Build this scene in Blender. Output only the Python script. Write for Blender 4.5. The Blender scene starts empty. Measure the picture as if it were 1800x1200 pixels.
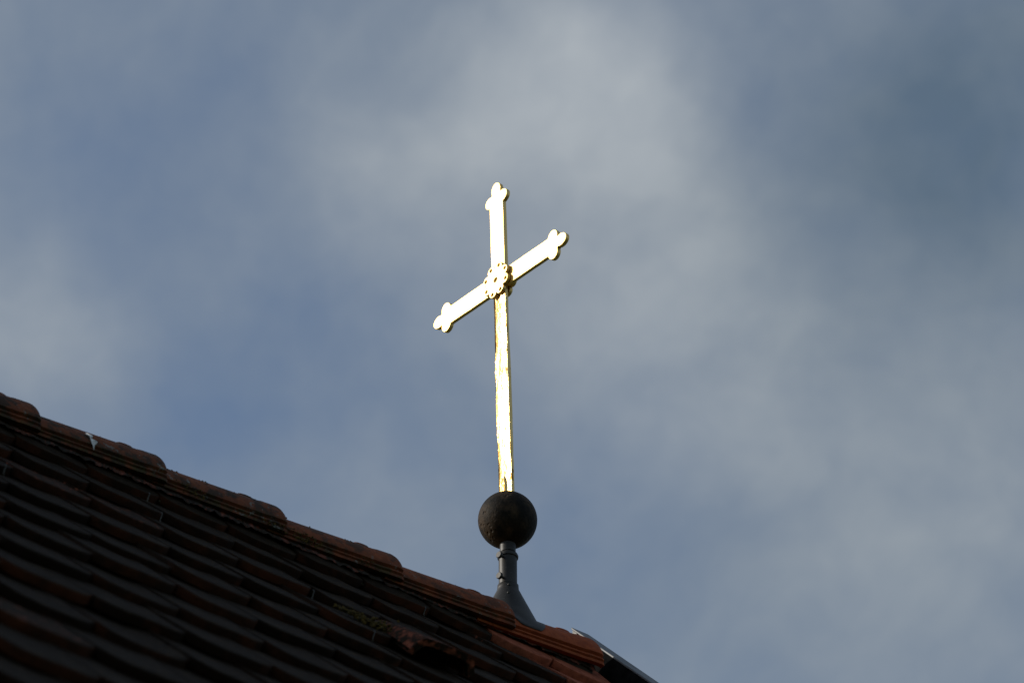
import bpy, bmesh, math, random
from mathutils import Vector, Matrix, noise
R = math.radians
scene = bpy.context.scene
col = scene.collection
random.seed(7)

# ------------------------------------------------------------------ camera
H = 5.72                      # ridge apex above the ground (world x runs along the ridge)
FW = Vector((0.52786432, 0.62957906, 0.57007848))
RT = Vector((0.76879546, -0.63946976, -0.00565347))
UP = Vector((-0.36098864, -0.44125801, 0.82157079))
CAM = Vector((-3.16728, -5.44550, H - 4.11902))
cd = bpy.data.cameras.new('camera')
cam = bpy.data.objects.new('camera', cd); col.objects.link(cam)
m = Matrix.Identity(4)
for i in range(3):
    m[i][0] = RT[i]; m[i][1] = UP[i]; m[i][2] = -FW[i]; m[i][3] = CAM[i]
cam.matrix_world = m
cd.sensor_width = 36.0
cd.lens = 6320.09 / 1800 * 36
cd.clip_start = 0.1; cd.clip_end = 5000
cd.dof.use_dof = True
cd.dof.focus_distance = 8.45
cd.dof.aperture_fstop = 5.6
scene.camera = cam

# ------------------------------------------------------------------ light and exposure
SUN_DIR = Vector((-0.60, 0.635, 0.487)).normalized()        # towards the sun
SUN_EL = math.asin(SUN_DIR.z)
scene.view_settings.view_transform = 'Standard'
scene.view_settings.look = 'None'
scene.view_settings.exposure = 0.0
scene.view_settings.gamma = 1.0
sd = bpy.data.lights.new('sun', 'SUN')
sd.energy = 2.8; sd.angle = R(0.5); sd.color = (1.0, 0.93, 0.82)
sun = bpy.data.objects.new('sun', sd); col.objects.link(sun)
sun.rotation_euler = (-SUN_DIR).to_track_quat('-Z', 'Y').to_euler()
sun.location = (-20, 20, 30)

# node helpers -------------------------------------------------------
class NT:
    def __init__(s, tree): s.t = tree; s.n = tree.nodes; s.l = tree.links
    def node(s, typ, **kw):
        n = s.n.new(typ)
        for k, v in kw.items(): setattr(n, k, v)
        return n
    def put(s, sock, v):
        if isinstance(v, bpy.types.NodeSocket): s.l.new(v, sock)
        elif v is not None: sock.default_value = v
    def math(s, op, a, b=None, c=None, clamp=False):
        n = s.node('ShaderNodeMath', operation=op, use_clamp=clamp)
        s.put(n.inputs[0], a)
        if b is not None: s.put(n.inputs[1], b)
        if c is not None: s.put(n.inputs[2], c)
        return n.outputs[0]
    def vmath(s, op, a, b=None):
        n = s.node('ShaderNodeVectorMath', operation=op)
        s.put(n.inputs[0], a)
        if b is not None: s.put(n.inputs[1], b)
        return n.outputs['Value'] if op in ('DISTANCE', 'DOT_PRODUCT', 'LENGTH') else n.outputs[0]
    def scale(s, a, f):
        n = s.node('ShaderNodeVectorMath', operation='SCALE'); s.put(n.inputs[0], a); s.put(n.inputs['Scale'], f); return n.outputs[0]
    def mix(s, f, a, b, blend='MIX'):
        n = s.node('ShaderNodeMix', data_type='RGBA', blend_type=blend)
        s.put(n.inputs[0], f)
        s.put(n.inputs[6], a if isinstance(a, bpy.types.NodeSocket) else (*a, 1))
        s.put(n.inputs[7], b if isinstance(b, bpy.types.NodeSocket) else (*b, 1))
        return n.outputs[2]
    def ramp(s, v, lo, hi, a=0.0, b=1.0, smooth=True):
        n = s.node('ShaderNodeMapRange', interpolation_type='SMOOTHSTEP' if smooth else 'LINEAR')
        s.put(n.inputs[0], v); s.put(n.inputs[1], lo); s.put(n.inputs[2], hi); s.put(n.inputs[3], a); s.put(n.inputs[4], b)
        return n.outputs[0]
    def noise(s, vec, scale, detail=4, rough=0.55, dist=0.0, color=False):
        n = s.node('ShaderNodeTexNoise'); s.put(n.inputs['Vector'], vec)
        n.inputs['Scale'].default_value = scale; n.inputs['Detail'].default_value = detail
        n.inputs['Roughness'].default_value = rough; n.inputs['Distortion'].default_value = dist
        return n.outputs['Color'] if color else n.outputs['Fac']
    def mapping(s, vec, sc=(1, 1, 1), rot=(0, 0, 0), loc=(0, 0, 0)):
        n = s.node('ShaderNodeMapping'); s.put(n.inputs[0], vec)
        n.inputs['Scale'].default_value = sc; n.inputs['Rotation'].default_value = rot; n.inputs['Location'].default_value = loc
        return n.outputs[0]

# ------------------------------------------------------------------ sky: Nishita behind thin broken cloud
world = bpy.data.worlds.new('World'); scene.world = world; world.use_nodes = True
W = NT(world.node_tree); W.n.clear()
sky = W.node('ShaderNodeTexSky', sky_type='NISHITA')
sky.sun_disc = False; sky.sun_elevation = SUN_EL
sky.sun_rotation = math.atan2(SUN_DIR.x, SUN_DIR.y)
sky.air_density = 1.0; sky.dust_density = 1.0; sky.ozone_density = 1.5
D = W.node('ShaderNodeTexCoord').outputs['Generated']
warp = W.noise(D, 14, 4, 0.55, color=True)
warp = W.scale(W.vmath('SUBTRACT', warp, (0.5, 0.5, 0.5)), 0.036)
DW = W.vmath('ADD', D, warp)
def cloud_dir(x, y):
    return (FW + RT * ((x - 900) / 6320.0) - UP * ((y - 600) / 6320.0)).normalized()
# cloud banks: bearing on the sky (via cloud_dir), angular radius, thickness added to the veil, brightness added
BANKS = [
    (1035, 90, 190, .22, .26), (1010, 340, 220, .20, .13), (1190, 260, 250, .15, .07), (30, 570, 190, .40, .25),
    (60, 110, 240, .15, .05), (610, 200, 260, .18, .12), (660, 440, 230, .14, .10), (1120, 620, 240, .28, .20),
    (690, 880, 230, .12, .10), (1700, 1020, 360, .28, .08), (1450, 720, 300, .25, .08), (860, 170, 220, .13, .08),
    (330, 220, 230, -.22, -.05), (130, 300, 140, -.16, 0), (320, 690, 230, -.22, 0), (620, 560, 170, -.16, 0),
    (560, 720, 200, -.12, 0), (1770, 110, 260, .22, -.28), (1580, 260, 300, .14, -.12), (1090, 790, 170, -.18, 0), (1000, 930, 190, -.15, 0),
    (1640, 430, 260, .10, -.10), (1250, 900, 250, .05, .0),
]
dens = W.math('ADD', 0.0, 0.42); lum = W.math('ADD', 0.0, 0.41)
nm = W.ramp(W.noise(W.mapping(D, (1, 1, 1), (.4, .3, .2)), 20, 5, 0.5), .3, .7, .78, 1.18)
for x, y, r, dw, bw in BANKS:
    d = W.vmath('DISTANCE', DW, tuple(cloud_dir(x, y)))
    g = W.ramp(d, 0.0, r / 6320.0 * 1.85, 1.0, 0.0)
    g = W.math('MULTIPLY', g, nm)
    if dw: dens = W.math('MULTIPLY_ADD', g, dw, dens)
    if bw: lum = W.math('MULTIPLY_ADD', g, bw, lum)
n1 = W.math('SUBTRACT', W.noise(W.mapping(DW, (1, 1, 1.3)), 26, 7, 0.56), 0.5)
n3 = W.math('SUBTRACT', W.noise(W.mapping(DW, (1.6, .8, 1.2), (.5, .2, .9)), 70, 6, 0.6), 0.5)
n2 = W.math('SUBTRACT', W.noise(D, 5, 4, 0.5), 0.5)
dens = W.math('MULTIPLY_ADD', n1, 0.60, dens)
dens = W.math('MULTIPLY_ADD', n2, 0.15, dens)
dens = W.math('MULTIPLY_ADD', n3, 0.18, dens)
lum = W.math('MULTIPLY_ADD', n3, 0.09, lum)
lum = W.math('MULTIPLY_ADD', n1, 0.26, lum)
dens = W.ramp(dens, 0.0, 1.0, 0.12, 1.0, False)
lum = W.math('ADD', lum, 0.0, clamp=True)
SKY_K = 0.10
cl = W.mix(lum, tuple(v / SKY_K for v in (.108, .155, .205)), tuple(v / SKY_K for v in (.430, .468, .505)))
out = W.mix(dens, sky.outputs[0], cl)
bg = W.node('ShaderNodeBackground'); W.l.new(out, bg.inputs[0]); bg.inputs[1].default_value = SKY_K
W.l.new(bg.outputs[0], W.node('ShaderNodeOutputWorld').inputs[0])

# ------------------------------------------------------------------ helpers
def tag(o, label=None, cat=None, group=None, kind=None):
    if label: o['label'] = label
    if cat: o['category'] = cat
    if group: o['group'] = group
    if kind: o['kind'] = kind
    return o
def empty(name, loc):
    o = bpy.data.objects.new(name, None); col.objects.link(o); o.location = loc
    o.empty_display_size = .2
    return o
def mesh(name, verts, faces, mat, parent=None, smooth=False, attrs=None, sharp=None):
    me = bpy.data.meshes.new(name)
    me.from_pydata([tuple(v) for v in verts], [], faces)
    me.materials.append(mat)
    if attrs:
        for k, vals in attrs.items():
            a = me.attributes.new(k, 'FLOAT', 'POINT'); a.data.foreach_set('value', vals)
    bm = bmesh.new(); bm.from_mesh(me)
    bmesh.ops.recalc_face_normals(bm, faces=bm.faces)
    for f in bm.faces: f.smooth = smooth
    if sharp is not None:
        for e in bm.edges:
            if len(e.link_faces) == 2 and e.calc_face_angle(0) > R(sharp): e.smooth = False
    bm.to_mesh(me); bm.free()
    o = bpy.data.objects.new(name, me); col.objects.link(o)
    if parent: o.parent = parent
    return o
def place(o, parent, mw):
    """parent o and give it the world-space matrix mw (parents carry translations only)"""
    o.parent = parent
    o.matrix_local = Matrix.Translation(-wloc(parent)) @ mw
def wloc(o):
    v = Vector((0, 0, 0))
    while o: v += o.location; o = o.parent
    return v
class MB:
    def __init__(s): s.v = []; s.f = []; s.a = {}
    def add(s, verts, faces, **attrs):
        b = len(s.v); s.v += [Vector(v) for v in verts]
        s.f += [tuple(i + b for i in f) for f in faces]
        for k, val in attrs.items():
            s.a.setdefault(k, []).extend(val if isinstance(val, list) else [val] * len(verts))
    def box(s, lo, hi):
        x0, y0, z0 = lo; x1, y1, z1 = hi
        v = [(x, y, z) for x in (x0, x1) for y in (y0, y1) for z in (z0, z1)]
        s.add(v, [(0, 1, 3, 2), (4, 6, 7, 5), (0, 4, 5, 1), (2, 3, 7, 6), (0, 2, 6, 4), (1, 5, 7, 3)])
    def lathe(s, prof, n=48, axis=None):
        """prof: (r, z) rings about +z, mapped through matrix axis"""
        M = axis or Matrix.Identity(4)
        v = []; f = []
        for r, z in prof:
            for k in range(n):
                a = 2 * math.pi * k / n
                v.append(M @ Vector((r * math.cos(a), r * math.sin(a), z)))
        for i in range(len(prof) - 1):
            for k in range(n):
                k2 = (k + 1) % n
                f.append((i * n + k, i * n + k2, (i + 1) * n + k2, (i + 1) * n + k))
        f.append(tuple(range(n))); f.append(tuple((len(prof) - 1) * n + k for k in range(n)))
        s.add(v, f)
    def build(s, name, mat, parent=None, smooth=False, sharp=None):
        return mesh(name, s.v, s.f, mat, parent, smooth, s.a or None, sharp)

# ------------------------------------------------------------------ materials
def new_mat(name):
    mt = bpy.data.materials.new(name); mt.use_nodes = True
    t = NT(mt.node_tree); b = t.n['Principled BSDF']
    return mt, t, b
def bump(t, b, h, strength, dist):
    n = t.node('ShaderNodeBump'); n.inputs['Strength'].default_value = strength; n.inputs['Distance'].default_value = dist
    t.put(n.inputs['Height'], h); t.l.new(n.outputs[0], b.inputs['Normal'])
def obj_coord(t): return t.node('ShaderNodeTexCoord').outputs['Object']

# flat roof tiles: dark weathered faces, brown-red noses, cleaner terracotta by the gable
M_TILE, t, b = new_mat('roof_tile_clay')
oc = obj_coord(t)
at = lambda t, n: t.node('ShaderNodeAttribute', attribute_name=n).outputs['Fac']
tint, weath, nose = at(t, 'tint'), at(t, 'weather'), at(t, 'nose')
grain = t.noise(oc, 55, 6, 0.65)
fine = t.noise(oc, 420, 3, 0.6)
streak = t.noise(t.mapping(oc, (9, 60, 60)), 3, 4, 0.6)
clay = t.mix(tint, (.30, .084, .044), (.48, .150, .084))
clay = t.mix(t.ramp(grain, .35, .7), clay, (.20, .060, .034))
soot = t.mix(t.ramp(grain, .3, .7), (.009, .0060, .0034), (.026, .0172, .0098))
soot = t.mix(t.ramp(t.noise(oc, 14, 4, .6), .55, .75), soot, (.040, .029, .019))
soot = t.mix(t.math('MULTIPLY', t.ramp(fine, .62, .75), .35), soot, (.15, .14, .125))
wm = t.math('ADD', weath, t.math('MULTIPLY', t.math('SUBTRACT', grain, .5), 1.1))
wm = t.ramp(wm, .30, .62)
topc = t.mix(wm, clay, soot)
nosec = t.mix(t.ramp(t.math('ADD', t.noise(oc, 18, 4, .6), t.math('MULTIPLY', tint, .25)), .55, .92), t.mix(tint, (.010, .0056, .0032), (.024, .0120, .0066)), (.066, .020, .008))
nosec = t.mix(t.ramp(weath, .15, .7), clay, nosec)
c = t.mix(nose, topc, nosec)
t.l.new(c, b.inputs['Base Color']); b.inputs['Roughness'].default_value = .85
b.inputs['Specular IOR Level'].default_value = .08
bump(t, b, t.math('ADD', t.math('MULTIPLY', grain, 1.0), t.math('MULTIPLY', fine, .35)), .6, .004)

# ridge tiles: terracotta with dark algae and grey lichen
M_RIDGE, t, b = new_mat('ridge_tile_clay')
oc = t.vmath('ADD', obj_coord(t), t.scale(t.node('ShaderNodeObjectInfo').outputs['Location'], 1.7))
w = t.node('ShaderNodeAttribute', attribute_type='OBJECT', attribute_name='weather').outputs['Fac']
g1 = t.noise(oc, 22, 6, .62); g2 = t.noise(oc, 60, 5, .6); g3 = t.noise(oc, 300, 3, .6)
clay = t.mix(t.ramp(g2, .3, .7), (.26, .046, .009), (.39, .080, .017))
aged = t.mix(t.ramp(g2, .3, .7), (.115, .031, .009), (.215, .056, .016))
base = t.mix(w, clay, aged)
alg = t.ramp(t.math('ADD', t.math('MULTIPLY', g1, .65), t.math('MULTIPLY', g2, .35)), .455, .565)
alg = t.math('MULTIPLY', alg, t.math('MULTIPLY_ADD', w, .85, .04))
base = t.mix(alg, base, (.022, .0155, .008))
lc = t.node('ShaderNodeSeparateXYZ'); t.l.new(obj_coord(t), lc.inputs[0])
rim = t.ramp(t.math('DIVIDE', lc.outputs['Z'], t.math('SQRT', t.math('ADD', t.math('MULTIPLY', lc.outputs['Y'], lc.outputs['Y']), t.math('MULTIPLY', lc.outputs['Z'], lc.outputs['Z'])))), .10, .42, 1.0, 0.0)
green = t.math('MULTIPLY', t.math('MULTIPLY', rim, w), t.ramp(t.noise(oc, 30, 5, .65), .40, .58))     # moss along the lower rim
base = t.mix(t.math('MULTIPLY', green, .8), base, t.mix(t.ramp(g2, .45, .62), (.014, .011, .005), (.050, .040, .008)))
lich = t.math('MULTIPLY', t.ramp(t.noise(oc, 38, 6, .7), .60, .66), t.ramp(g3, .38, .55))
lich = t.math('MULTIPLY', lich, w)
base = t.mix(lich, base, (.21, .22, .20))
t.l.new(base, b.inputs['Base Color']); b.inputs['Roughness'].default_value = .8
b.inputs['Specular IOR Level'].default_value = .3
bump(t, b, t.math('ADD', g2, t.math('ADD', t.math('MULTIPLY', g3, .35), t.math('MULTIPLY', lich, .4))), .5, .004)

# gilding
def gold_mat(name, shaft):
    mt, t, b = new_mat(name)
    oc = obj_coord(t)
    spots = t.noise(oc, 130, 5, .62); big = t.noise(t.mapping(oc, (1, 1, .28)), 40, 4, .6)
    wear = t.ramp(spots, .66 if not shaft else .55, .74 if not shaft else .63)
    if shaft:
        yy = t.node('ShaderNodeSeparateXYZ'); t.l.new(oc, yy.inputs[0])
        low = t.math('ADD', t.ramp(yy.outputs['Z'], .06, .26, .085, 0.0), t.ramp(yy.outputs['Z'], .50, .60, 0.0, .055))   # more of the leaf is gone near the ball and below the rosette
        wear = t.ramp(t.math('ADD', t.noise(t.mapping(oc, (1, 1, .35)), 110, 5, .62), low), .57, .66)
        edge = t.ramp(yy.outputs['Y'], .008, .026)                    # the worn left edge of the upright
        wear = t.math('MAXIMUM', wear, t.math('MULTIPLY', edge, t.ramp(t.math('ADD', t.math('MULTIPLY', big, .5), t.math('MULTIPLY', spots, .5)), .44, .53)))
    c = t.mix(t.ramp(big, .3, .7), (.95, .69, .27), (.88, .60, .21))
    c = t.mix(wear, c, (.40, .22, .048))
    t.l.new(c, b.inputs['Base Color']); b.inputs['Metallic'].default_value = 1.0
    t.l.new(t.mix(wear, ((.30 if shaft else .50),) * 3, (.48,) * 3), b.inputs['Roughness'])
    h = t.math('ADD', t.math('MULTIPLY', t.noise(t.mapping(oc, (1, 1, .22)), 26, 3, .5), 1.6 if shaft else .3), t.math('MULTIPLY', t.noise(t.mapping(oc, (1, 1, .4)), 85, 4, .6), .55 if shaft else .04))
    bump(t, b, h, .9 if shaft else .35, .006 if shaft else .003)
    return mt
M_GOLD = gold_mat('gilded_metal', False)
M_GOLDS = gold_mat('gilded_metal_worn', True)

M_IRON, t, b = new_mat('rusty_iron')
oc = obj_coord(t)
g1 = t.noise(oc, 18, 6, .65); g2 = t.noise(oc, 90, 5, .6)
pit = t.node('ShaderNodeTexVoronoi'); t.put(pit.inputs['Vector'], oc); pit.inputs['Scale'].default_value = 75
pm = t.math('MULTIPLY', t.ramp(pit.outputs['Distance'], .12, .38, 1, 0), t.ramp(g1, .50, .62))
c = t.mix(t.ramp(g1, .38, .66), (.008, .0070, .0054), (.062, .039, .021))
c = t.mix(t.ramp(g2, .52, .7), c, (.010, .0076, .0055))
t.l.new(c, b.inputs['Base Color']); b.inputs['Roughness'].default_value = .66; b.inputs['Specular IOR Level'].default_value = .12
bump(t, b, t.math('SUBTRACT', t.math('MULTIPLY', g2, .6), t.math('MULTIPLY', pm, 1.1)), .8, .004)

M_ZINC, t, b = new_mat('dark_painted_zinc')
oc = obj_coord(t)
g1 = t.noise(oc, 30, 5, .6); g2 = t.noise(oc, 260, 3, .6)
c = t.mix(t.ramp(g1, .3, .7), (.018, .0165, .0145), (.034, .0315, .0275))
c = t.mix(t.math('MULTIPLY', t.ramp(g2, .64, .72), .7), c, (.14, .14, .135))
t.l.new(c, b.inputs['Base Color']); b.inputs['Roughness'].default_value = .5; b.inputs['Specular IOR Level'].default_value = .35
bump(t, b, t.math('ADD', g1, t.math('MULTIPLY', g2, .12)), .25, .003)

M_FLASH, t, b = new_mat('weathered_sheet_metal')
oc = obj_coord(t)
g1 = t.noise(t.mapping(oc, (1, .3, .3)), 40, 5, .6)
c = t.mix(t.ramp(g1, .3, .7), (.12, .125, .13), (.21, .215, .22))
t.l.new(c, b.inputs['Base Color']); b.inputs['Roughness'].default_value = .62; b.inputs['Metallic'].default_value = .45
bump(t, b, g1, .2, .003)

M_ROLL, t, b = new_mat('red_ridge_sheet')
oc = obj_coord(t); g1 = t.noise(oc, 60, 4, .6)
t.l.new(t.mix(t.ramp(g1, .48, .68), (.020, .009, .007), (.30, .080, .060)), b.inputs['Base Color'])
b.inputs['Roughness'].default_value = .6

def simple(name, ca, cb, scale, rough=.85, bs=.4, bd=.004):
    mt, t, b = new_mat(name); oc = obj_coord(t); g = t.noise(oc, scale, 5, .6)
    t.l.new(t.mix(t.ramp(g, .35, .65), ca, cb), b.inputs['Base Color']); b.inputs['Roughness'].default_value = rough
    b.inputs['Specular IOR Level'].default_value = .25
    bump(t, b, g, bs, bd); return mt
M_MOSS = simple('moss', (.022, .017, .004), (.115, .072, .008), 160)
M_CRUMB = simple('dark_moss', (.022, .020, .014), (.065, .055, .030), 200)
M_DROP = simple('bird_dropping', (.60, .60, .58), (.78, .78, .76), 120)
M_WIRE = simple('galvanised_wire', (.07, .07, .068), (.15, .15, .145), 200, .6)
M_SHADED = simple('board_painted_shade', (.008, .008, .008), (.016, .016, .016), 30, .8)  # verge face in shadow: the shade is put into the base colour
M_SHADED.node_tree.nodes['Principled BSDF'].inputs['Specular IOR Level'].default_value = 0.0
M_SUNLIT = simple('board_painted_sun', (.30, .30, .285), (.52, .52, .50), 90, .6, .6)  # sunlit tip of the same verge face, sunlight put into the colour
M_WALL = simple('lime_plaster', (.42, .40, .36), (.52, .50, .45), 3)
M_DARK = simple('roof_batten_wood', (.020, .016, .012), (.040, .030, .022), 20)
M_GROUND = simple('grass_ground', (.035, .055, .018), (.065, .080, .030), .8)

# ------------------------------------------------------------------ ground
g = mesh('ground', [(-600, -600, 0), (600, -600, 0), (600, 600, 0), (-600, 600, 0)], [(0, 1, 2, 3)], M_GROUND)
tag(g, 'short green grass around the chapel', 'ground', kind='structure')

# ------------------------------------------------------------------ chapel
PITCH = R(44.3506); CP, SP = math.cos(PITCH), math.sin(PITCH)
TW, TD = 0.18, 0.210841              # tile width, exposure
S0, S1 = -3.0, 1.632                  # roof ends along the ridge
RE = 1.586                            # end of the last ridge tile
D1 = 0.16                             # first row of noses below the apex
ROWS = 16
DEND = D1 + (ROWS - 1) * TD
chapel = empty('chapel', (0, 0, 0))
tag(chapel, 'chapel with a dark red clay tile roof seen from below against the sky', 'church')
def slope_pt(side, s, d, h):
    """near slope side=-1 (faces -y), far slope side=+1; d down the slope from the apex, h proud of it"""
    h -= .040                         # the noses' upper edges lie in the plane through the apex
    return Vector((s, side * (d * CP + h * SP), H - d * SP + h * CP))

# walls
wy = 2.05; wz = H - wy * math.tan(PITCH) - .12
mb = MB()
pts = [(-wy, 0), (wy, 0), (wy, wz), (0, H - .22), (-wy, wz)]
v = [(S0 + .12, y, z) for y, z in pts] + [(S1 - .10, y, z) for y, z in pts]
mb.add(v, [(0, 1, 2, 3, 4), (9, 8, 7, 6, 5)] + [(i, (i + 1) % 5, 5 + (i + 1) % 5, 5 + i) for i in range(5)])
mb.build('wall', M_WALL, chapel)

# roof: every clay tile modelled, one mesh
mb = MB()
def nose_off(u):                     # rounded corners of the tile's lower edge
    a = abs(u); return .034 * a ** 4.5
def add_tile(side, s, d, rnd, weather):
    n = 11; lift = .0205
    rot = rnd.gauss(0, .006); dj = rnd.gauss(0, .0038); hj = rnd.gauss(0, .0013); cup = rnd.gauss(.0005, .0014); roll = rnd.gauss(-.020, .009)     # each tile lies a little lower on its right side
    tint = rnd.random()
    cols = []; nz = []
    for i in range(n):
        u = -1 + 2 * i / (n - 1); x = u * (TW / 2 - .0018)
        dn = d - nose_off(u) + dj + rot * x
        top = lift * 2 - .001 + hj + cup * (1 - u * u) + roll * x
        wob = .0008 * noise.noise(Vector((s * 40 + u * 3, d * 31, side * 7)))
        top += wob
        back = max(d - TD - .055, .012); slope = -lift / TD * (-.40 if d < D1 + .01 else .85)
        prof = [(back, top + slope * (dn - back)), (dn - .05, top + slope * .05), (dn - .0035, top - .0003), (dn - .0010, top - .0012), (dn, top - .0036),
                (dn - .0006, top - .0180), (dn - .003, top - .0196), (dn - .06, top - .0196 + slope * .06)]
        cols.append([slope_pt(side, s + x, dd, hh) for dd, hh in prof])
    v = [p for c_ in cols for p in c_]; k = 8; f = []
    for i in range(n - 1):
        for j in range(k - 1):
            f.append((i * k + j, (i + 1) * k + j, (i + 1) * k + j + 1, i * k + j + 1))
    f.append(tuple(range(k))); f.append(tuple((n - 1) * k + j for j in range(k)))
    noses = [0, 0, .0, .6, 1, 1, 1, 1] * n
    mb.add(v, f, tint=tint, weather=weather, nose=noses)
for side in (-1, 1):
    rnd = random.Random(3 if side < 0 else 4)
    for r in range(ROWS, 0, -1):
        d = D1 + (r - 1) * TD
        off = -0.5 * (r - 1) * TW
        off -= math.floor(off / TW) * TW
        i0 = int((S0 - off) / TW) - 1
        for i in range(i0, 60):
            sc = off + (i + .5) * TW
            if sc - TW / 2 < S0 or sc + TW / 2 > S1 + .006: continue
            if side < 0 and r == 5 and abs(sc - .685) < .09: pass
            wgt = 1.0 - .95 * max(0, min(1, (sc - 1.15) / .16)) * max(0, min(1, 1.25 - (d - .16) / .45))
            add_tile(side, sc, d, rnd, wgt + rnd.gauss(0, .16))
        # cut tile closing the row at the gable
        last = off + math.floor((S1 + .006 - off) / TW) * TW
        if S1 - last > .03:
            keep = TW; TWc = S1 - last
            globals()['TW'] = TWc; add_tile(side, last + TWc / 2, d, rnd, .1 if d < .4 else .5); globals()['TW'] = keep
roof = mb.build('roof', M_TILE, chapel, smooth=True, sharp=32)
tag(roof, 'dark weathered roof of flat clay tiles')
# boarding below the tiles
mb = MB()
for side in (-1, 1):
    a = [slope_pt(side, S0 + .02, 0.0, -.03), slope_pt(side, S1 - .02, 0.0, -.03), slope_pt(side, S1 - .02, DEND - .02, -.012), slope_pt(side, S0 + .02, DEND - .02, -.012)]
    c_ = [p - Vector((0, 0, .03)) for p in a]
    mb.add(a + c_, [(0, 1, 2, 3), (7, 6, 5, 4), (0, 1, 5, 4), (1, 2, 6, 5), (2, 3, 7, 6), (3, 0, 4, 7)])
mb.build('roof_boarding', M_DARK, roof)

# ridge tiles
ZC = H - .056; RC = 0.3168; RS0 = 0.0546
def ridge_tile_mesh():
    L = RC + .045; n = 92; v = []; f = []
    ss = [0, .03, .10, .18, .25, L - .055, L - .045, L - .012, L - .005, L - .001, L]
    rows = []
    for s in ss:
        k = s / L
        ro = .0835 + .0165 * k ** 1.2
        if s > L - .05: ro += .0012
        if s > L - .008: ro -= .0018
        if s > L - .003: ro -= .0022
        if s >= L: ro -= .002
        row = []
        for i in range(n + 1):
            tt = R(-91 + 182 * i / n); a = abs(math.degrees(tt))
            add = 0.0
            if a > 76: add = -.0070
            if a > 79.5: add = -.0015
            if a > 84.5: add = -.0065
            if a > 87: add = -.0020
            row.append((s, ro + add, tt))
        rows.append(row)
    P = lambda s, r, tt: Vector((s, -r * math.sin(tt), r * math.cos(tt)))
    for row in rows: v += [P(*q) for q in row]
    m_ = len(rows); N = n + 1
    for row in rows: v += [P(q[0], q[1] - .014, q[2]) for q in row]
    b0 = m_ * N
    for i in range(m_ - 1):
        for j in range(n):
            f.append((i * N + j, i * N + j + 1, (i + 1) * N + j + 1, (i + 1) * N + j))
            f.append((b0 + i * N + j, b0 + (i + 1) * N + j, b0 + (i + 1) * N + j + 1, b0 + i * N + j + 1))
        for j in (0, n):
            f.append((i * N + j, (i + 1) * N + j, b0 + (i + 1) * N + j, b0 + i * N + j))
    for i in (0, m_ - 1):
        for j in range(n):
            f.append((i * N + j, i * N + j + 1, b0 + i * N + j + 1, b0 + i * N + j))
    # the small knob on the crown near the wide end
    kb = len(v); K = 12; rings = [(.019, -.005), (.0165, .0008), (.0125, .0036), (.006, .0048)]
    for rr, hh in rings:
        for q in range(K):
            a = 2 * math.pi * q / K
            ds, dt = rr * 1.35 * math.cos(a), rr * .9 * math.sin(a)
            v.append(P(L - .075 + ds, .096 + hh, dt / .096 + R(22)))
    for i in range(len(rings) - 1):
        for q in range(K):
            f.append((kb + i * K + q, kb + i * K + (q + 1) % K, kb + (i + 1) * K + (q + 1) % K, kb + (i + 1) * K + q))
    f.append(tuple(kb + 3 * K + q for q in range(K)))
    return v, f, L
v, f, RL = ridge_tile_mesh()
proto = mesh('ridge_tile', v, f, M_RIDGE, None, True, None, 40)
rnd = random.Random(5)
kmin = -9
for k in range(5, kmin - 1, -1):
    o = proto if k == 5 else proto.copy()
    if k != 5: col.objects.link(o)
    end = RS0 + k * RC if k < 5 else RE
    o.parent = roof
    o.location = (end - RL, rnd.gauss(0, .0015), ZC + {5: -.004, 4: 0.0, 3: .001, 2: .002, 1: .002, 0: -.001}.get(k, 0) + rnd.gauss(0, .0006))
    o.rotation_euler = (rnd.gauss(0, .02), -.012 + rnd.gauss(0, .003), rnd.gauss(0, .004))
    o['weather'] = {5: .12, 4: .75, 3: .85}.get(k, 1.0)
    if k == 5: o['label'] = 'clean orange ridge tile at the gable end under the cross'
    if k == 0: o['weather'] = 1.0

# crumpled sheet (ridge roll) hanging out below the ridge tiles
mb = MB()
for side in (-1, 1):
    n = 900; v = []; f = []
    rnd = random.Random(11)
    for i in range(n + 1):
        s = S0 + .02 + (RE - .012 - S0 - .02) * i / n
        ph = s * 140 + 2.2 * noise.noise(Vector((s * 9, 1, side)))
        amp = .0045 * (.5 + noise.noise(Vector((s * 5, 7, side))) * .9 + .3)
        cut = .009 * noise.noise(Vector((s * 70, 3, side))) + .006 * noise.noise(Vector((s * 190, 5, side)))
        amp *= .45
        v += [slope_pt(side, s, .050, .069), slope_pt(side, s, .082, .0605 + amp * math.sin(ph) * .4), slope_pt(side, s, .101 + cut * .7, .0490 + amp * math.sin(ph) - cut * .4)]
    for i in range(n):
        for j in range(2): f.append((i * 3 + j, i * 3 + j + 1, i * 3 + j + 4, i * 3 + j + 3))
    mb.add(v, f)
o = mb.build('ridge_roll', M_ROLL, roof, True)
sm = o.modifiers.new('thickness', 'SOLIDIFY'); sm.thickness = .0012
tag(o, 'crumpled reddish sealing strip under the ridge tiles')

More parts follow.
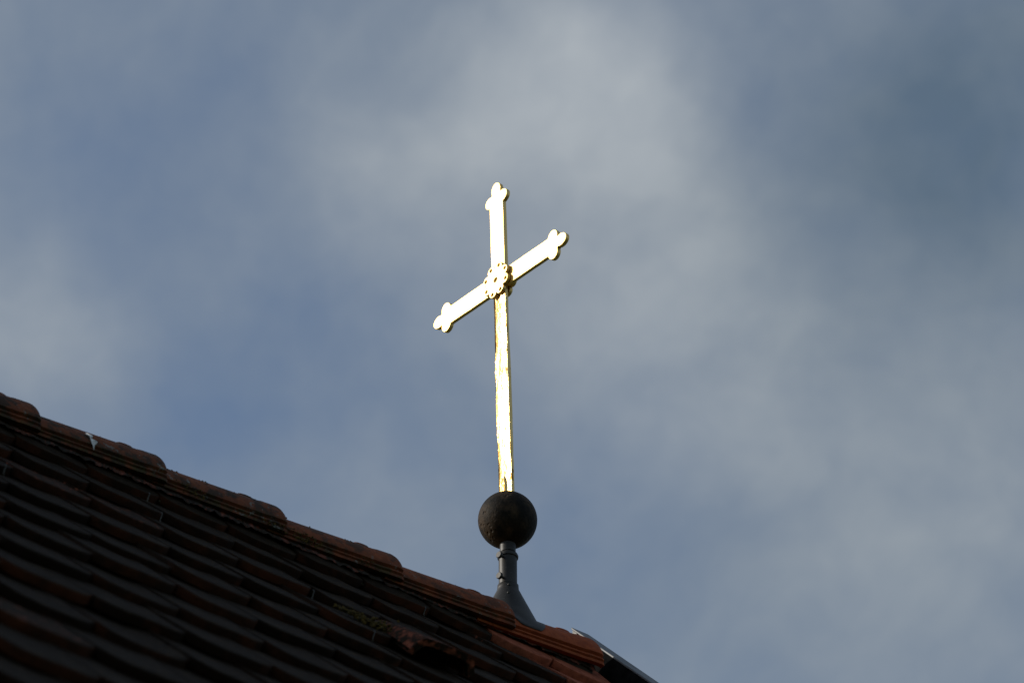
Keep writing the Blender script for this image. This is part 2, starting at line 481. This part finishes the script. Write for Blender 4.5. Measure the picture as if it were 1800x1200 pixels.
# sheet metal verge along the gable, folded over the ridge
FS, FH0, FY = 1.640, .0677, .0770     # inner face along the ridge, height over the slope line at y=0, where the near piece is cut off past the ridge
T = math.tan(PITCH)
ya, yb = -DEND * CP, DEND * CP
def near_z(y): return H + FH0 + T * y
def far_z(y): return H + .045 - T * y
SEC = [(FS - .0015, 0.0), (FS + .052, .000), (FS + .054, -.150), (FS + .052, -.150), (FS + .049, -.003), (FS + .001, -.003), (FS + .001, -.006), (FS - .0015, -.006)]
def strip(mb, sec, y0, y1, zf):
    v = [(x, y, zf(y) + dz) for y in (y0, y1) for x, dz in sec]; k = len(sec)
    mb.add(v, [(j, (j + 1) % k, k + (j + 1) % k, k + j) for j in range(k)] + [tuple(range(k)), tuple(2 * k - 1 - j for j in range(k))])
mb = MB(); strip(mb, SEC, ya, FY, near_z); strip(mb, [(x + .0004, dz) for x, dz in SEC], .012, yb, far_z)
o = mb.build('verge_flashing', M_FLASH, roof)
bv = o.modifiers.new('bevel', 'BEVEL'); bv.width = .0010; bv.segments = 2; bv.limit_method = 'ANGLE'
def board(name, y0, y1, zf, mat, lab):  # one upstand, split into a shade-toned length and a sun-toned end
    mb = MB(); strip(mb, [(FS + .0005, -.0065), (FS + .022, -.0065), (FS + .022, -.16), (FS + .0005, -.16)], y0, y1, zf)
    o = mb.build(name, mat, roof); tag(o, lab); return o
board('verge_board', ya + .01, .0600, near_z, M_SHADED, 'board standing along the gable under the metal cap, its shade painted black')
board('board_end', .0602, FY - .002, near_z, M_SUNLIT, 'end of the gable board past the ridge, its sunlight painted pale')
board('verge_board', .0135, yb - .01, lambda y: far_z(y) - .001, M_SHADED, 'board standing along the far gable edge, in the same painted shade')
# plug added inside the ridge end to stop sun leaking through
mb = MB(); arc = [(.0735 * math.sin(R(a)), .0735 * math.cos(R(a)) - .056) for a in range(-90, 91, 10)]
arc = [(.0735, -.098), (0.0, -.05), (-.0735, -.098)] + arc
v = [(x, y, H + z) for x in (1.46, 1.570) for y, z in arc]; k = len(arc)
mb.add(v, [tuple(range(k)), tuple(range(2 * k - 1, k - 1, -1))] + [(i, (i + 1) % k, k + (i + 1) % k, k + i) for i in range(k)])
mb.build('ridge_light_plug', M_DARK, roof)

# hooded vent tile
mb = MB()
n = 15
front = []; 
def hood_ring(d, half, h, base_half, thick=0.0, n=15):
    out = []
    for i in range(n):
        a = i / (n - 1); u = 2 * a - 1
        # trapezoid with soft shoulders
        au = abs(u)
        if au < .62: x = half * u / .62; hh = h * (1 - .06 * (au / .62) ** 2)
        else:
            q = (au - .62) / .38; x = math.copysign(half + (base_half - half) * q, u); hh = h * .94 * (1 - q ** 1.35)
        out.append((x * (1 - thick * 9), max(hh - thick, -.01)))
    return [slope_pt(-1, .690 + x, d, .034 + hh + .013 * (1 - (.87 - d) / .27) ) for x, hh in out]
ds = [(.600, .010, .003, .020), (.640, .026, .012, .040), (.700, .040, .020, .056), (.780, .052, .028, .070), (.850, .060, .033, .080), (.868, .060, .034, .081)]
v = []; f = []
for d, hf, h, bh in ds: v += hood_ring(d, hf, h, bh)
for d, hf, h, bh in reversed(ds): v += hood_ring(d - .0005, hf, h, bh, .014)
m_ = 2 * len(ds)
for i in range(m_ - 1):
    for j in range(n - 1): f.append((i * n + j, i * n + j + 1, (i + 1) * n + j + 1, (i + 1) * n + j))
f.append(tuple(range(n)))
mb.add(v, f, tint=.3, weather=.55, nose=0.0)
vt = mb.build('vent_tile', M_TILE, roof, smooth=True, sharp=38)
tag(vt, 'reddish hooded vent tile with a dark opening')

# moss: clumps by the vent tile and along the underside of the ridge tiles
def clumps(spots, seed, name, mat, label):
    rnd = random.Random(seed); mb = MB()
    t_ = (1 + 5 ** .5) / 2
    iv = [(-1, t_, 0), (1, t_, 0), (-1, -t_, 0), (1, -t_, 0), (0, -1, t_), (0, 1, t_), (0, -1, -t_), (0, 1, -t_), (t_, 0, -1), (t_, 0, 1), (-t_, 0, -1), (-t_, 0, 1)]
    iv = [Vector(q).normalized() for q in iv]
    fc = [(0, 11, 5), (0, 5, 1), (0, 1, 7), (0, 7, 10), (0, 10, 11), (1, 5, 9), (5, 11, 4), (11, 10, 2), (10, 7, 6), (7, 1, 8), (3, 9, 4), (3, 4, 2), (3, 2, 6), (3, 6, 8), (3, 8, 9), (4, 9, 5), (2, 4, 11), (6, 2, 10), (8, 6, 7), (9, 8, 1)]
    for p, r in spots:
        rot = Matrix.Rotation(rnd.random() * 6.28, 3, Vector((rnd.gauss(0, 1), rnd.gauss(0, 1), rnd.gauss(0, 1))).normalized())
        mb.add([p + rot @ (q * r * rnd.uniform(.65, 1.25)) for q in iv], fc)
    o = mb.build(name, mat, roof, False)
    tag(o, label, kind='stuff'); return o
rnd = random.Random(21); sp = []
for _ in range(420):                  # the cushion left of the vent tile, lying along one row of tiles
    a = rnd.random(); s = .565 + .10 * a; d = .640 + .055 * a + rnd.gauss(0, .013)
    s += rnd.gauss(0, .008); sp.append((slope_pt(-1, s, d + .05 * a, .036 + abs(rnd.gauss(0, .007)) * (.4 + a)), rnd.uniform(.0018, .0045)))
def ridge_pt(s, tdeg, r):
    tt = R(tdeg); return Vector((s, -r * math.sin(tt), ZC + r * math.cos(tt)))
for s0, s1, nn in ((.39, .47, 40), (.62, .78, 70), (.70, .76, 40), (.88, .94, 20)):
    for _ in range(nn):
        s = rnd.uniform(s0, s1); sp.append((ridge_pt(s, rnd.uniform(76, 92), .0955 + rnd.random() * .002), rnd.uniform(.0010, .0026)))
clumps(sp, 1, 'moss', M_MOSS, 'yellow green moss growing on the roof tiles')
sp = []
for _ in range(260):                  # dark crumbs of moss and lichen along the ridge crown
    s = rnd.uniform(-.4, 1.25)
    if noise.noise(Vector((s * 14, 0, 3))) < .05: continue
    k = math.ceil((s - RS0) / RC); loc = (s - (RS0 + (k - 1) * RC)) / RC
    sp.append((ridge_pt(s, rnd.uniform(20, 46), .0855 + .0165 * (.12 + .88 * loc)), rnd.uniform(.0012, .0032)))
for _ in range(260):                  # and litter caught under the ridge
    s = rnd.uniform(-.5, 1.3); sp.append((slope_pt(-1, s, rnd.uniform(.095, .135), .026 + rnd.random() * .006), rnd.uniform(.0015, .004)))
clumps(sp, 2, 'lichen', M_CRUMB, 'dark crumbs of lichen along the ridge')

# bird dropping on the second ridge tile
mb = MB()
outl = [(.172, 54), (.180, 50), (.1925, 51.5), (.1895, 55.5), (.1850, 58), (.1845, 63), (.1875, 66.5), (.1925, 67), (.1965, 64), (.1975, 66.5), (.1935, 71), (.1890, 73.5), (.1868, 78), (.1860, 83), (.1843, 83), (.1842, 77), (.1815, 73), (.1800, 68), (.1802, 62), (.1795, 58.5), (.1745, 57)]
cs, ct = .1835, 64
v = [ridge_pt(cs, ct, .0958)] + [ridge_pt(s, tt, .0950) for s, tt in outl]
mb.add(v, [(0, i + 1, (i + 1) % len(outl) + 1) for i in range(len(outl))])
o = mb.build('bird_dropping', M_DROP, roof, True)
sm = o.modifiers.new('thickness', 'SOLIDIFY'); sm.thickness = .0012
tag(o, 'white bird dropping on a ridge tile')

# wire storm clips over the tile noses
def tube(mb, pts, r, n=8):
    pts = [Vector(p) for p in pts]; v = []; f = []
    for i, p in enumerate(pts):
        tg = (pts[min(i + 1, len(pts) - 1)] - pts[max(i - 1, 0)]).normalized()
        a = tg.orthogonal().normalized(); b_ = tg.cross(a)
        for k in range(n): v.append(p + a * r * math.cos(6.2832 * k / n) + b_ * r * math.sin(6.2832 * k / n))
    for i in range(len(pts) - 1):
        for k in range(n): f.append((i * n + k, i * n + (k + 1) % n, (i + 1) * n + (k + 1) % n, (i + 1) * n + k))
    f.append(tuple(range(n))); f.append(tuple((len(pts) - 1) * n + k for k in range(n)))
    mb.add(v, f)
mb = MB()
tube(mb, [slope_pt(-1, x, d, h) - Vector((0, 0, H)) for x, d, h in ((.001, -.006, .0405), (.000, -.002, .042), (-.001, .0035, .041), (-.001, .0045, .034), (.000, .0045, .027), (.0015, .008, .0235))], .0012)
clip0 = mb.build('storm_clip', M_WIRE, None, True)
for i, (s, r) in enumerate(((.315, 1), (.250, 2), (.525, 3), (.565, 4), (-.21, 3), (1.05, 1), (-.745, 9))):
    o = clip0 if i == 0 else clip0.copy()
    if i: col.objects.link(o)
    o.parent = roof
    d = D1 + (r - 1) * TD
    o.location = (s, -d * CP, H - d * SP)

# ------------------------------------------------------------------ the gilded cross on its ball and flashing
SC = 1.3814; ZB = H + .2995; RB = .0690
cross_root = empty('roof_cross', (SC, 0, H + .04))
tag(cross_root, 'gilded cross with trefoil ends on a dark iron ball above the roof ridge', 'cross')
LEAN = math.atan(-.0279)
MC = Matrix.Translation((SC, 0, ZB)) @ Matrix.Rotation(LEAN, 4, 'Y')
def cpt(u, w, x):                     # cross frame: u to the near side, w up from the ball centre, x along the ridge
    return MC @ Vector((x, -u, w))
WC = .672                             # crossing above ball centre
HW = .0264; TH = .0055                # half width, half thickness of the flat bars
def prism(mb, outline, x0, x1, bev=.0012):
    """outline in (u, w) as a flat plate between x0 (front, towards -x) and x1, with eased edges"""
    n = len(outline); cu = sum(p[0] for p in outline) / n; cw = sum(p[1] for p in outline) / n
    def inset(d):
        res = []
        for i in range(n):
            p0, p1, p2 = outline[i - 1], outline[i], outline[(i + 1) % n]
            tx, ty = p2[0] - p0[0], p2[1] - p0[1]; l = math.hypot(tx, ty) or 1
            res.append((p1[0] - ty / l * d, p1[1] + tx / l * d))
        return res
    A = sum(outline[i][0] * outline[(i + 1) % n][1] - outline[(i + 1) % n][0] * outline[i][1] for i in range(n))
    o2 = inset(bev if A > 0 else -bev)
    v = [(x0, -u, w) for u, w in o2] + [(x0 + bev, -u, w) for u, w in outline] + [(x1 - bev, -u, w) for u, w in outline] + [(x1, -u, w) for u, w in o2]
    f = [tuple(range(n)), tuple(reversed(range(3 * n, 4 * n)))]
    for k in range(3):
        for i in range(n): f.append((k * n + i, k * n + (i + 1) % n, (k + 1) * n + (i + 1) % n, (k + 1) * n + i))
    mb.add(v, f)
def ell(cu, cw, a, b_, ang, n=28):
    c_, s_ = math.cos(ang), math.sin(ang)
    return [(cu + a * math.cos(t) * c_ - b_ * math.sin(t) * s_, cw + a * math.cos(t) * s_ + b_ * math.sin(t) * c_) for t in (2 * math.pi * i / n for i in range(n))]
IM = Matrix.Identity(4)
def setm(o): place(o, cross_root, MC); return o
cross = MB()
# upright: lower length, slightly hammered, and upper length
def bar(mb, p0, p1, half, th, seg, seed, amp, crown=False):
    """a flat bar of slightly uneven section from p0 to p1 in (u, w)"""
    d = Vector((p1[0] - p0[0], p1[1] - p0[1])); L = d.length; d /= L; nrm = Vector((-d.y, d.x))
    v = []; f = []; ring = 12
    for i in range(seg + 1):
        q = p0[0] + d.x * L * i / seg, p0[1] + d.y * L * i / seg
        e1 = amp * noise.noise(Vector((i * .35, seed, 0))); e2 = amp * noise.noise(Vector((i * .35, seed, 9)))
        tw = amp * 1.2 * noise.noise(Vector((i * .10, seed, 4)))
        hp, hm = half + e1, half + e2; bv = .0014; q_ = i / seg
        cr = (.0022 + .0026 * max(0, min(1, (q_ - .60) / .22)) + .0016 * max(0, min(1, (.30 - q_) / .15)) + .0020 * noise.noise(Vector((i * .17, seed, 7)))) if crown else 0.0
        kx = .22 + .22 * noise.noise(Vector((i * .11, seed, 2))) if crown else .25
        cs_ = [(-hm + bv, -th - tw + cr * .25), (-hm * .4, -th - tw * .3), (hp * kx, -th + tw * .3), (hp - bv, -th + tw + cr * (1 - kx)), (hp, -th + bv + tw), (hp, th - bv), (hp - bv, th), (hp * .4, th), (-hm * .4, th), (-hm + bv, th), (-hm, th - bv), (-hm, -th + bv - tw)]
        tl = math.tan(R(4.0 + 5.0 * max(0, min(1, (q_ - .55) / .25)) + 2.5 * max(0, min(1, (.40 - q_) / .22)) + 1.5 * noise.noise(Vector((i * .2, seed, 3))))) if crown else 0.0
        for a, x in cs_: x += a * tl; v.append((x, -(q[0] + nrm.x * a), q[1] + nrm.y * a))
    for i in range(seg):
        for k in range(ring): f.append((i * ring + k, i * ring + (k + 1) % ring, (i + 1) * ring + (k + 1) % ring, (i + 1) * ring + k))
    f.append(tuple(range(ring))); f.append(tuple(seg * ring + k for k in range(ring)))
    mb.add(v, f)
mb = MB(); bar(mb, (0, RB - .006), (0, WC - .02), HW, TH, 60, 2, .0006, True)
shaft = setm(mb.build('upright', M_GOLDS, None, True, 28))
mb = MB(); bar(mb, (0, WC + .0), (0, WC + .245), HW - .0005, TH, 24, 3, .0004)
upper = setm(mb.build('upper_arm', M_GOLD, None, True, 28))
mb = MB(); bar(mb, (-.205, WC + .004), (.205, WC - .004), HW - .0005, TH - .0004, 44, 4, .0005)
cbar = setm(mb.build('crossbar', M_GOLD, None, True, 28))
def sub(o, parent, ):                 # o given in the cross frame, parented to a part that sits at the same frame
    o.parent = parent; return o
def trefoil(parent, cu, cw, ang):
    """three oval lobes; ang is the direction the end lobe points"""
    mb = MB(); c_, s_ = math.cos(ang), math.sin(ang)
    lobes = [(.0305, 0, .0215, .0172, 0), (.0020, .0216, .0200, .0176, R(72)), (.0020, -.0216, .0200, .0176, R(-72)), (.006, 0, .021, .0225, 0)]
    def inside(a, b_):
        if -.016 < a < .01 and abs(b_) < .0256: return True
        for ca, cb, ra, rb, da in lobes:
            x, y = a - ca, b_ - cb; cd_, sd_ = math.cos(da), math.sin(da)
            if ((x * cd_ + y * sd_) / ra) ** 2 + ((-x * sd_ + y * cd_) / rb) ** 2 < 1: return True
        return False
    out = []
    for i in range(150):                 # outline of the merged lobes, seen from a point inside them
        th = 2 * math.pi * i / 150; r = .062
        while not inside(.006 + r * math.cos(th), r * math.sin(th)): r -= .0002
        a, b_ = .006 + r * math.cos(th), r * math.sin(th)
        out.append((cu + a * c_ - b_ * s_, cw + a * s_ + b_ * c_))
    prism(mb, out, -TH + .0001, TH - .0001, .0009)
    return sub(mb.build('trefoil_end', M_GOLD, None, True, 30), parent)
trefoil(upper, 0, WC + .243, R(90))
trefoil(cbar, .200, WC - .0045, R(-1)); trefoil(cbar, -.200, WC + .0045, R(179))
# rosettes, one on each face of the crossing
def rosette(x0, x1, front):
    mb = MB(); out = []; n = 8
    for i in range(n * 14):
        a = 2 * math.pi * i / (n * 14)
        ph = (i % 14) / 14 - .5
        lob = math.sqrt(max(0.0, 1 - (2 * ph) ** 2 * .93))
        r = .0325 + .0155 * lob
        a2 = a + R(2.5)
        out.append((r * math.cos(a2), WC + r * math.sin(a2)))
    prism(mb, out, x0, x1, .0014)
    o = sub(mb.build('rosette', M_GOLD, None, True, 30), cbar)
    return o
XF = -TH - .0007
rf = rosette(XF - .0090, XF, True)
rosette(-XF, -XF + .0090, False)
# sunk holes in both rosettes
def drill(o, x, sgn):
    mb = MB()
    spots = [(.0390 * math.cos(2 * math.pi * (i + .5) / 8 + R(2.5)), .0390 * math.sin(2 * math.pi * (i + .5) / 8 + R(2.5)), .0055) for i in range(8)] + [(0, 0, .0074)]
    for u, w, r in spots:
        M = Matrix.Translation((x, -u, WC + w)) @ Matrix.Rotation(R(90 * sgn), 4, 'Y')
        mb.lathe([(r * .55, -.0046), (r * .9, -.0030), (r, 0), (r * 1.3, .0020), (r * 1.4, .0040)], 20, M)
    cut = mb.build('cutter', M_GOLD); par = o.parent; o.parent = None
    md = o.modifiers.new('holes', 'BOOLEAN'); md.operation = 'DIFFERENCE'; md.solver = 'EXACT'; md.object = cut
    dg = bpy.context.evaluated_depsgraph_get(); me = bpy.data.meshes.new_from_object(o.evaluated_get(dg))
    o.modifiers.clear(); o.data = me; o.parent = par; bpy.data.objects.remove(cut)
    for p in me.polygons: p.use_smooth = False
rosette_back = [c_ for c_ in cbar.children if c_.name.startswith('rosette') and c_ is not rf][0]
drill(rf, XF - .0090, -1); drill(rosette_back, -XF + .0090, 1)
# pointed leaf at the foot of the upright
mb = MB(); n = 24; v = []; f = []; K = 9
for i in range(n + 1):
    q = i / n; w = RB - .004 + .056 * q
    half = .0115 * (1 - max(0, (q - .45) / .55) ** 1.8) + .0002; dep = .007 * (1 - .8 * max(0, (q - .45) / .55) ** 2)
    for k in range(K):
        a = math.pi * k / (K - 1); v.append((-TH + .001 - dep * math.sin(a), (half * math.cos(a)) - .0005, w))
for i in range(n):
    for k in range(K - 1): f.append((i * K + k, i * K + k + 1, (i + 1) * K + k + 1, (i + 1) * K + k))
mb.add(v, f)
lf = sub(mb.build('pointed_leaf', M_GOLDS, None, True, 60), shaft)

# ball
mb = MB(); prof = [(.0005, -RB)] + [(RB * math.cos(R(a)), RB * math.sin(R(a))) for a in range(-87, 88, 3)] + [(.0005, RB)]
mb.lathe(prof, 72)
ball = mb.build('ball', M_IRON, None, True); place(ball, cross_root, Matrix.Translation((SC, 0, ZB)))
# weld seam round the ball's middle
# neck pipe: collar, pipe
z0 = H + .1215
mb = MB()
mb.lathe([(.0185, ZB - RB - .020), (.0185, ZB - RB + .010)][0:2], 40)
mb.lathe([(.0178, H + .206), (.0225, H + .2058), (.0246, H + .2010), (.0240, H + .1962), (.0212, H + .1955), (.0212, H + .1220)], 48)
pipe = mb.build('neck_pipe', M_ZINC, None, True, 35); place(pipe, cross_root, Matrix.Translation((SC, 0, 0)))
# flashing cone, its foot shaped to the ridge tile
n = 96; v = []; f = []
ztop = H + .1220
def cone_r(z): return .0232 + max(0, (ztop - .012 - z)) * .462
def rt_r(s): return .0835 + .0165 * max(0, (s - (RE - RL)) / RL) ** 1.2 + .0045
for k in range(n):
    a = 2 * math.pi * k / n
    lo, hi = H - .055, ztop - .013
    for _ in range(40):
        mid = (lo + hi) / 2; r = cone_r(mid); x, y = r * math.cos(a), r * math.sin(a)
        inside = math.hypot(y, mid - (ZC - .004)) < rt_r(SC + x)
        if inside: lo = mid
        else: hi = mid
    hit = hi
    zz = max(hit - .010 - .026 * abs(math.sin(a)), H - .030)
    zt = [ztop, ztop - .010, ztop - .014] + [ztop - .014 + (zz - ztop + .014) * q / 16 for q in range(1, 17)]
    for i, z in enumerate(zt):
        r = .0228 if i == 0 else (.0234 if i == 1 else cone_r(z))
        x, y = r * math.cos(a), r * math.sin(a); zr = z - (ZC - .004); dist = math.hypot(y, zr); need = rt_r(SC + x) - .0015
        if i > 2 and dist < need: y *= need / dist; z = ZC - .004 + zr * need / dist      # dressed down over the ridge tile
        v.append((x, y, z))
m_ = 19
for k in range(n):
    k2 = (k + 1) % n
    for i in range(m_ - 1): f.append((k * m_ + i, k2 * m_ + i, k2 * m_ + i + 1, k * m_ + i + 1))
cone = mesh('flashing_cone', v, f, M_ZINC, None, True, None, 30)
place(cone, cross_root, Matrix.Translation((SC, 0, 0)))
sm = cone.modifiers.new('thickness', 'SOLIDIFY'); sm.thickness = .0016; sm.offset = 1
# bolts through the neck and rivets on the cone seam
for z in (H + .190, H + .1345):
    mb = MB(); ax = Matrix.Translation((-.0195, -.006, z)) @ Matrix.Rotation(R(-90), 4, 'Y') @ Matrix.Rotation(R(8), 4, 'X')
    mb.lathe([(.0032, -.004), (.0032, .0085)], 16, ax)
    mb.lathe([(.0074, .0085), (.0083, .0095), (.0083, .0145), (.0072, .0160)], 18, ax)
    o = mb.build('bolt', M_ZINC, pipe, True, 30)
for z, da in ((H + .1120, 4), (H + .083, 0)):
    r = cone_r(z) + .0016; a = R(232 + da)
    ax = Matrix.Translation((r * math.cos(a), r * math.sin(a), z)) @ Matrix.Rotation(a, 4, 'Z') @ Matrix.Rotation(R(90 - 24), 4, 'Y')
    mb = MB(); mb.lathe([(.0036, -.001), (.0034, .0010), (.0022, .0024), (.0006, .0029)], 14, ax)
    mb.build('rivet', M_ZINC, cone, True, 50)
